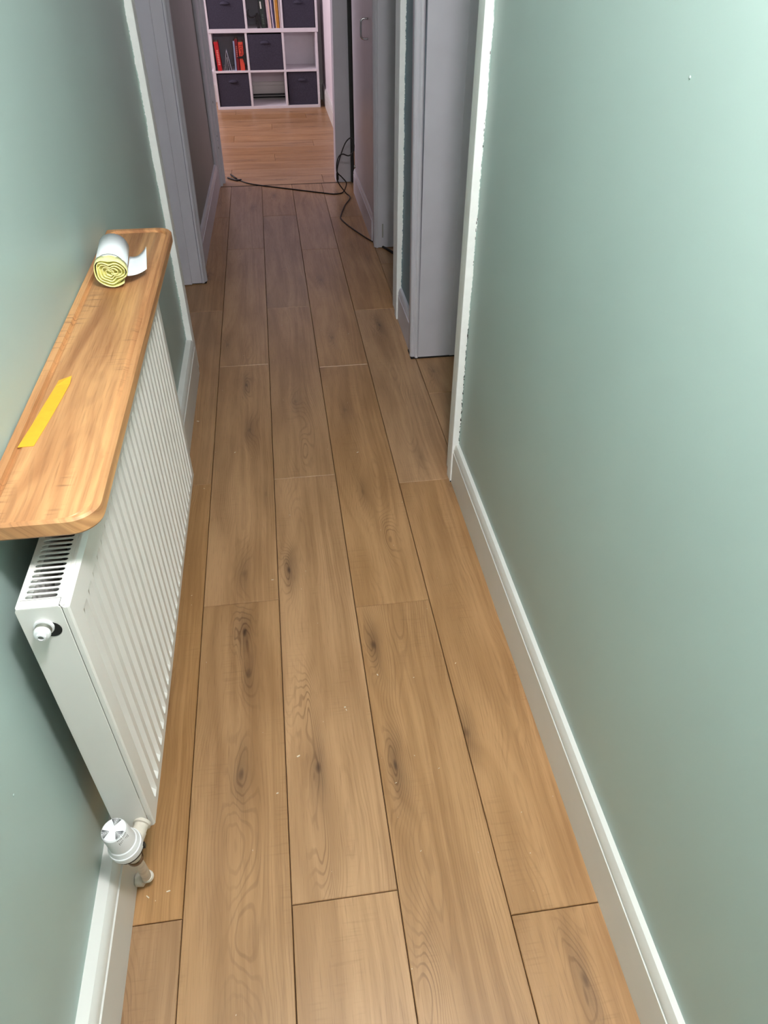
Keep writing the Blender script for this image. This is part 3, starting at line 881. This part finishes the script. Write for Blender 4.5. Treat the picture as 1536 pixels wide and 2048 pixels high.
def spiral(y0, y1, name, mat, r0, r1, turns, wob, ny=2, par=roll):
    N = 26 * turns; V = []; Fa = []
    rn = random.Random(4)
    ph = [rn.uniform(0, 6.28) for _ in range(4)]
    for i in range(N + 1):
        t = i / N; a = -math.pi * .25 - 2 * math.pi * turns * (1 - t)
        r_ = r0 + (r1 - r0) * t
        w = wob * (1 - t) ** .6
        r_ *= 1 + w * (.5 * math.sin(2 * a + ph[0]) + .35 * math.sin(3 * a + ph[1]) + .2 * math.sin(5 * a + ph[2]))
        sq = 1 - .06 * max(0, -math.sin(a))
        for j in range(ny + 1):
            y = y0 + (y1 - y0) * j / ny
            V.append((rc.x + r_ * math.cos(a) - .085 * y, rc.y + y, rc.z + r_ * math.sin(a) * sq))
    for i in range(N):
        for j in range(ny):
            a = i * (ny + 1) + j; Fa.append((a, a + 1, a + ny + 2, a + ny + 1))
    o = mesh(name, V, Fa, mat, par, smooth=True)
    md = o.modifiers.new('thick', 'SOLIDIFY'); md.thickness = .0009; md.offset = 0
    return o


spiral(.024, LR, 'rolled_sheet', M['bag'], .005, RB, 9, .10)
spiral(0, .0245, 'yellow_end', M['bagyellow'], .003, RB * .985, 5, .75)
v, f = lathe(rc + Vector((-.001, .012, -.0005)), (-.085, 1, 0), [(RB * .84, 0), (RB * .84, LR - .03)], 24); mesh('inner_layers', v, f, M['bagyellow'], roll)
# loose flap
V, Fa = [], []; NU, NV = 8, 6
for i in range(NU + 1):
    s = i / NU
    for j in range(NV + 1):
        t = j / NV
        ya = .003 + .046 * s ** 1.2; yb = .104 + .024 * s ** 1.5
        y = ya + (yb - ya) * t
        x = RB * .955 + .034 * s - .085 * y
        z = -.008 - .008 * math.sin(min(1, s * 1.1) * math.pi * .5) + (.016 * t + .002) * s ** 2
        V.append((rc.x + x, rc.y + y, rc.z + z))
for i in range(NU):
    for j in range(NV):
        a = i * (NV + 1) + j; Fa.append((a, a + 1, a + NV + 2, a + NV + 1))
fo = mesh('loose_flap', V, Fa, M['bag'], roll, smooth=True)
md = fo.modifiers.new('thick', 'SOLIDIFY'); md.thickness = .0006; md.offset = 0

# ------------------------------------------------------------------ black cable
zf = .0036
cab = [(.66, 3.62, zf), (.5906, 3.6987, zf), (.547, 3.8033, zf), (.472, 3.965, zf), (.3985, 4.165, zf), (.3634, 4.299, zf), (.3673, 4.37, zf), (.4088, 4.5516, zf), (.4553, 4.70, zf),
       (.4323, 4.75, .020), (.3872, 4.745, .0864), (.3831, 4.74, .1412), (.3944, 4.74, .1975), (.4179, 4.74, .2608), (.4435, 4.735, .3121), (.474, 4.73, .3327), (.489, 4.725, .2993),
       (.483, 4.73, .2557), (.4562, 4.735, .2346), (.4204, 4.725, .2469), (.3958, 4.725, .2338), (.382, 4.725, .1894), (.3834, 4.725, .1469), (.4098, 4.73, .1173), (.4364, 4.74, .0846), (.4387, 4.76, .0583),
       (.4308, 4.82, .012), (.4109, 4.80, zf), (.3695, 4.7883, zf), (.3237, 4.8049, zf), (.0947, 4.9315, zf), (-.1321, 5.0609, zf), (-.2227, 5.1638, zf), (-.2838, 5.3012, zf)]
P = spline(cab, 7)
rads = [.0036 if i < 7 * 30 else .0036 for i in range(len(P))]
cable = thing('power_cable', (.3, 4.5, 0), 'black cable looped by the bedroom door and trailing over the floor', 'cable')
v, f = tube(P, .0036, 10); mesh('cord', v, f, M['black'], cable, smooth=True)
v, f = tube([Vector((.662, 3.62, .006)), Vector((.60, 3.688, .0065)), Vector((.555, 3.785, .006)), Vector((.52, 3.862, .006)), Vector((.515, 3.872, .005))], [.0055, .0062, .006, .006, .004], 10)
mesh('sheath', v, f, M['black'], cable, smooth=True)
v, f = tube([Vector((-.245, 5.20, .005)), Vector((-.262, 5.245, .0055)), Vector((-.2845, 5.303, .0055))], .0054, 10); mesh('stripped_end', v, f, M['black'], cable, smooth=True)
v, f = tube(spline([(-.215, 5.172, .006), (-.226, 5.158, .007), (-.240, 5.158, .0062), (-.262, 5.180, .0056), (-.3035, 5.230, .0055)], 5), .0052, 10); mesh('stripped_end', v, f, M['black'], cable, smooth=True)
for (a, b, c_) in ((.3855, 4.742, .118), (.3845, 4.735, .16)):
    v, f = lathe((a, b, c_ - .02), (.0, .0, 1), [(.006, 0), (.0075, .004), (.0075, .036), (.006, .04)], 12)
    if c_ < .13: mesh('cable_clip', v, f, M['black'], cable)

# ------------------------------------------------------------------ crumbs on the floor
V, Fa = [], []
rnd = random.Random(9)
cr = [(-.0978, 1.4139), (.0538, .9854), (.0560, .9780), (-.0557, .8767), (-.1021, .7987), (-.3043, .6339), (-.3405, .6291), (.1933, 1.9717), (-.3371, 2.2353), (.2533, 2.8408), (.138, 1.0646), (-.2063, 2.0269)]
cr += [(rnd.uniform(-.34, .45), rnd.uniform(.4, 3.0)) for _ in range(60)]
for i, (a, b) in enumerate(cr):
    s = rnd.uniform(.0012, .0024) if i < 12 else rnd.uniform(.0004, .0010)
    l = s * rnd.uniform(1, 2.2); an = rnd.uniform(0, 3.14); c_, s_2 = math.cos(an), math.sin(an)
    vv, ff = box_vf(-l, l, -s * .5, s * .5, 0, s)
    V, Fa = join((V, Fa), ([(a + p[0] * c_ - p[1] * s_2, b + p[0] * s_2 + p[1] * c_, p[2] + .0001) for p in vv], ff))
tag(mesh('sawdust_crumbs', V, Fa, M['pages']), 'tiny pale sawdust crumbs scattered over the floor', 'sawdust', kind='stuff')

# ------------------------------------------------------------------ cube shelving in the bedroom
BX0, BX1, BY0, BY1 = -.435, .472, 7.40, 7.70
T = .019
cols = [BX0, -.131, .178, BX1]
unit = thing('cube_shelving', ((BX0 + BX1) / 2, 7.55, 0), 'white cube shelving unit with open cells standing on the bedroom floor', 'shelving unit')


def part(name, x0, x1, y0, y1, z0, z1, mat, par, w=.001):
    vv, ff = box_vf(x0, x1, y0, y1, z0, z1)
    return bevel(mesh(name, vv, ff, mat, par), w, 1)


part('base_board', BX0, BX1, BY0, BY1, 0, .022, M['cab'], unit)
part('shelf_board', BX0 - .012, BX1, BY0, BY1, .281, .298, M['cab'], unit)
for z0, z1 in ((.022, .281), (.298, .572)):
    for i, x in enumerate(cols):
        xx = x if i == 0 else (x - T if i == 3 else x - T / 2)
        part('upright', xx, xx + T, BY0, BY1, z0, z1, M['cab'], unit)
top = thing('cube_shelving', ((BX0 + BX1) / 2, 7.55, .572), 'upper white cube unit with thicker boards stacked on the lower one', 'shelving unit')
UX0, UX1 = -.458, .480; TU = .030
part('base_board', UX0, UX1, BY0 - .006, BY1, .572, .602, M['cab'], top)
for i, x in enumerate((UX0, -.118, .182, UX1)):
    xx = x if i == 0 else (x - T if i == 3 else x - T / 2)
    part('upright', xx, xx + (TU if i == 0 else T), BY0 - .006, BY1, .602, .90, M['cab'], top)
part('top_board', UX0, UX1, BY0 - .006, BY1, .90, .93, M['cab'], top)
tag(part('back_panel', cols[0] + T, cols[1] - T / 2, BY1 - .008, BY1 - .002, .298, .572, M['cabback'], unit), 'dark grey back panel')
tag(part('back_panel', -.118 + T / 2, .182 - T / 2, BY1 - .008, BY1 - .002, .602, .90, M['cabback'], top), 'dark grey back panel')
tag(part('back_panel', cols[2] + T / 2, cols[3] - T, BY1 - .008, BY1 - .002, .298, .572, M['cab'], unit), 'pale back panel')


def bin_(x0, x1, z0, h, yf, label):
    w0 = .004; yb = BY1 - .02
    b = thing('storage_bin', ((x0 + x1) / 2, (yf + yb) / 2, z0), label, 'storage bin', 'charcoal fabric bins in the cube shelving')
    z1 = z0 + h; t = .006
    V, Fa = join(box_vf(x0, x1, yf, yf + t, z0, z1), box_vf(x0, x1, yb - t, yb, z0, z1), box_vf(x0, x0 + t, yf + t, yb - t, z0, z1), box_vf(x1 - t, x1, yf + t, yb - t, z0, z1), box_vf(x0 + t, x1 - t, yf + t, yb - t, z0, z0 + t))
    bevel(mesh('body', V, Fa, M['fabric'], b), .002, 1)
    # sewn half-round pull
    xc_, zc = (x0 + x1) / 2, z0 + h * (.76 if z0 < .5 else .63)
    V, Fa = [], []; K = 12
    for i in range(K + 1):
        a = math.pi * i / K
        V += [(xc_ - .038 * math.cos(a), yf - .001, zc + .018 * math.sin(a)), (xc_ - .038 * math.cos(a), yf - .004 - .012 * math.sin(a), zc - .004)]
    V += [(xc_, yf - .001, zc)]
    for i in range(K):
        Fa += [(2 * i, 2 * i + 1, 2 * i + 3, 2 * i + 2)]
    V.pop()
    o = mesh('pull_handle', V, Fa, M['fabric'], b, smooth=True)
    md = o.modifiers.new('thick', 'SOLIDIFY'); md.thickness = .003; md.offset = 0
    return b


bin_(cols[0] + T + .006, cols[1] - T / 2 - .004, .0222, .250, 7.412, 'charcoal fabric bin in the bottom left cell of the shelving')
bin_(cols[2] + T / 2 + .010, cols[3] - T - .004, .0222, .252, 7.418, 'charcoal fabric bin in the bottom right cell of the shelving')
bin_(cols[1] + T / 2 + .003, cols[2] - T / 2 - .003, .2982, .262, 7.402, 'charcoal fabric bin in the centre cell of the shelving')
bin_(UX0 + TU + .003, -.118 - T / 2 - .003, .6022, .275, 7.398, 'charcoal fabric bin at the upper left of the shelving')
bin_(.182 + T / 2 + .003, UX1 - T - .006, .6042, .275, 7.400, 'charcoal fabric bin at the upper right of the shelving')


def book(x, w, h, d, zb, col, label, lean=0.0, yf=7.43, extra=None, rough=.5, pages=True):
    """standing book, spine to the camera; lean = sideways tilt"""
    b = thing('book', (x, yf + d / 2, zb), label, 'book', 'books in the cube shelving')
    mt = plain('book_cover_%s' % label.replace(' ', '_')[:24], col, rough, var=.05, scale=40)
    tr = lambda V: [(x + a + c * math.tan(lean), yf + b_, zb + c) for a, b_, c in V]
    t = min(.003, w * .2)
    V, Fa = join(box_vf(-w / 2, w / 2, 0, t, 0, h), box_vf(-w / 2, -w / 2 + t, t, d, 0, h), box_vf(w / 2 - t, w / 2, t, d, 0, h))
    c_ = mesh('cover', tr(V), Fa, mt, b)
    if pages:
        V, Fa = box_vf(-w / 2 + t, w / 2 - t, t, d - .004, .003, h - .003); mesh('pages', tr(V), Fa, M['pages'], b)
    for (x0, x1, z0, z1, cc) in (extra or []):
        V, Fa = box_vf(x0, x1, -.0008, .0002, z0, z1)
        mesh('spine_print', tr(V), Fa, plain('print', cc, .6), c_)
    return b


Zm = .2982; Zu = .6022
RED = srgb(200, 30, 38)
book(-.378, .034, .212, .15, Zm, RED, 'red book with pale spine lettering leaning at the left end', lean=-.055, yf=7.405,
     extra=[(-.006, .010, .045 + i * .0125, .0525 + i * .0125, srgb(240, 150, 140)) for i in range(9)])
wv = thing('folded_card', (-.310, 7.48, Zm), 'grey folded leaflet standing like a tent between the red books', 'leaflet')
mt = plain('grey_card', srgb(222, 222, 230), .6)
V, Fa = [], []
for sx in (-1, 1):
    vv, ff = box_vf(-.001, .001, 0, .10, 0, .150)
    V, Fa = join((V, Fa), ([(-.309 + p[0] + sx * .029 * (1 - p[2] / .150), 7.415 + p[1], Zm + p[2]) for p in vv], ff))
mesh('outer_leaf', V, Fa, mt, wv)
V, Fa = [], []
for sx in (-1, 1):
    vv, ff = box_vf(-.0008, .0008, 0, .10, 0, .10)
    V, Fa = join((V, Fa), ([(-.309 + p[0] + sx * .012 * (1 - p[2] / .10), 7.415 + p[1], Zm + p[2]) for p in vv], ff))
mesh('inner_leaf', V, Fa, mt, wv)
book(-.243, .013, .215, .17, Zm, srgb(150, 165, 195), 'thin pale blue book beside the dark red book', lean=.02, yf=7.412)
book(-.222, .023, .228, .17, Zm, srgb(120, 12, 30), 'dark red book between the pale blue and the orange book', lean=.01, yf=7.41,
     extra=[(-.004, .005, .10 + i * .014, .108 + i * .014, srgb(190, 120, 110)) for i in range(6)])
ob = book(-.184, .038, .207, .17, Zm, srgb(225, 80, 60), 'orange red book with dark spine lettering in the middle left cell', lean=.0, yf=7.41)
tcu = bpy.data.curves.new('spine_lettering', 'FONT'); tcu.body = 'TOMLE'; tcu.size = .033; tcu.extrude = .0004; tcu.align_x = 'LEFT'
to = bpy.data.objects.new('tmp', tcu); COL.objects.link(to)
dg = bpy.context.evaluated_depsgraph_get(); me = bpy.data.meshes.new_from_object(to.evaluated_get(dg)); me.name = 'spine_lettering'
bpy.data.objects.remove(to)
me.materials.clear(); me.materials.append(plain('dark_red_print', srgb(110, 10, 20), .6))
so = bpy.data.objects.new('spine_lettering', me); link(so, ob)
so.matrix_local = Matrix.Translation(Vector((-.010, 7.4095 - (7.41 + .085), .195))) @ Matrix(((0, 1, 0, 0), (0, 0, -1, 0), (-1, 0, 0, 0), (0, 0, 0, 1)))
# upper middle cell
book(.026, .034, .27, .17, Zu, srgb(36, 50, 45), 'dark green book with white spine sticker beside the cat bookend', lean=-.06, yf=7.41,
     extra=[(-.008, .003, .135, .185, srgb(225, 228, 220))] + [(-.006, .010, .03 + i * .012, .033 + i * .012, srgb(120, 140, 130)) for i in range(6)])
book(.078, .030, .275, .19, Zu, srgb(214, 190, 196), 'pale pink book with cream spine in the upper middle cell', lean=-.045, yf=7.40,
     extra=[(.002, .010, .0, .275, srgb(236, 205, 185))])
book(.106, .012, .27, .19, Zu, srgb(205, 195, 215), 'thin lilac book between the pink and the blue books', lean=-.045, yf=7.403)
book(.119, .010, .265, .19, Zu, srgb(70, 66, 110), 'thin dark blue book beside the ochre book', lean=-.04, yf=7.405)
book(.143, .028, .285, .2, Zu, srgb(200, 140, 50), 'ochre yellow book with cream spine edge in the upper middle cell', lean=-.02, yf=7.40,
     extra=[(-.016, -.008, 0, .285, srgb(236, 205, 170))])
book(.166, .008, .285, .2, Zu, srgb(226, 205, 205), 'thin cream book at the right end of the upper cell', lean=-.012, yf=7.40)


def plate(name, pts, y, t, mat, par):
    n_ = len(pts)
    V = [(a, y, b) for a, b in pts] + [(a, y + t, b) for a, b in pts]
    Fa = [tuple(range(n_)), tuple(range(n_, 2 * n_))[::-1]] + [(i, (i + 1) % n_, n_ + (i + 1) % n_, n_ + i) for i in range(n_)]
    return mesh(name, V, Fa, mat, par)


b1 = thing('bookend', (-.03, 7.41, Zu), 'black cat shaped bookend with curled tail in the upper middle cell', 'bookend')
plate('cat_body', [(-.017, Zu + .002), (-.030, Zu + .04), (-.038, Zu + .085), (-.030, Zu + .105), (-.014, Zu + .112), (-.006, Zu + .09), (-.004, Zu + .002)], 7.398, .003, M['blackmetal'], b1)
v, f = tube(spline([(-.030, 7.3995, Zu + .095), (-.055, 7.3995, Zu + .080), (-.078, 7.3995, Zu + .078), (-.094, 7.3995, Zu + .092), (-.098, 7.3995, Zu + .115), (-.093, 7.3995, Zu + .135)], 5), .0062, 8)
mesh('tail', v, f, M['blackmetal'], b1, smooth=True)
v, f = box_vf(-.028, -.004, 7.398, 7.47, Zu + .0001, Zu + .0018); mesh('foot', v, f, M['blackmetal'], b1)
b2 = thing('bookend', (-.17, 7.405, Zm), 'black cat shaped bookend in front of the orange book', 'bookend')
plate('cat_body', [(-.146, Zm + .002), (-.150, Zm + .03), (-.168, Zm + .06), (-.176, Zm + .09), (-.196, Zm + .088), (-.226, Zm + .094), (-.205, Zm + .104), (-.178, Zm + .106), (-.160, Zm + .122), (-.146, Zm + .128)], 7.402, .003, M['blackmetal'], b2)
v, f = box_vf(-.165, -.146, 7.402, 7.408, Zm + .0001, Zm + .002); mesh('foot', v, f, M['blackmetal'], b2)
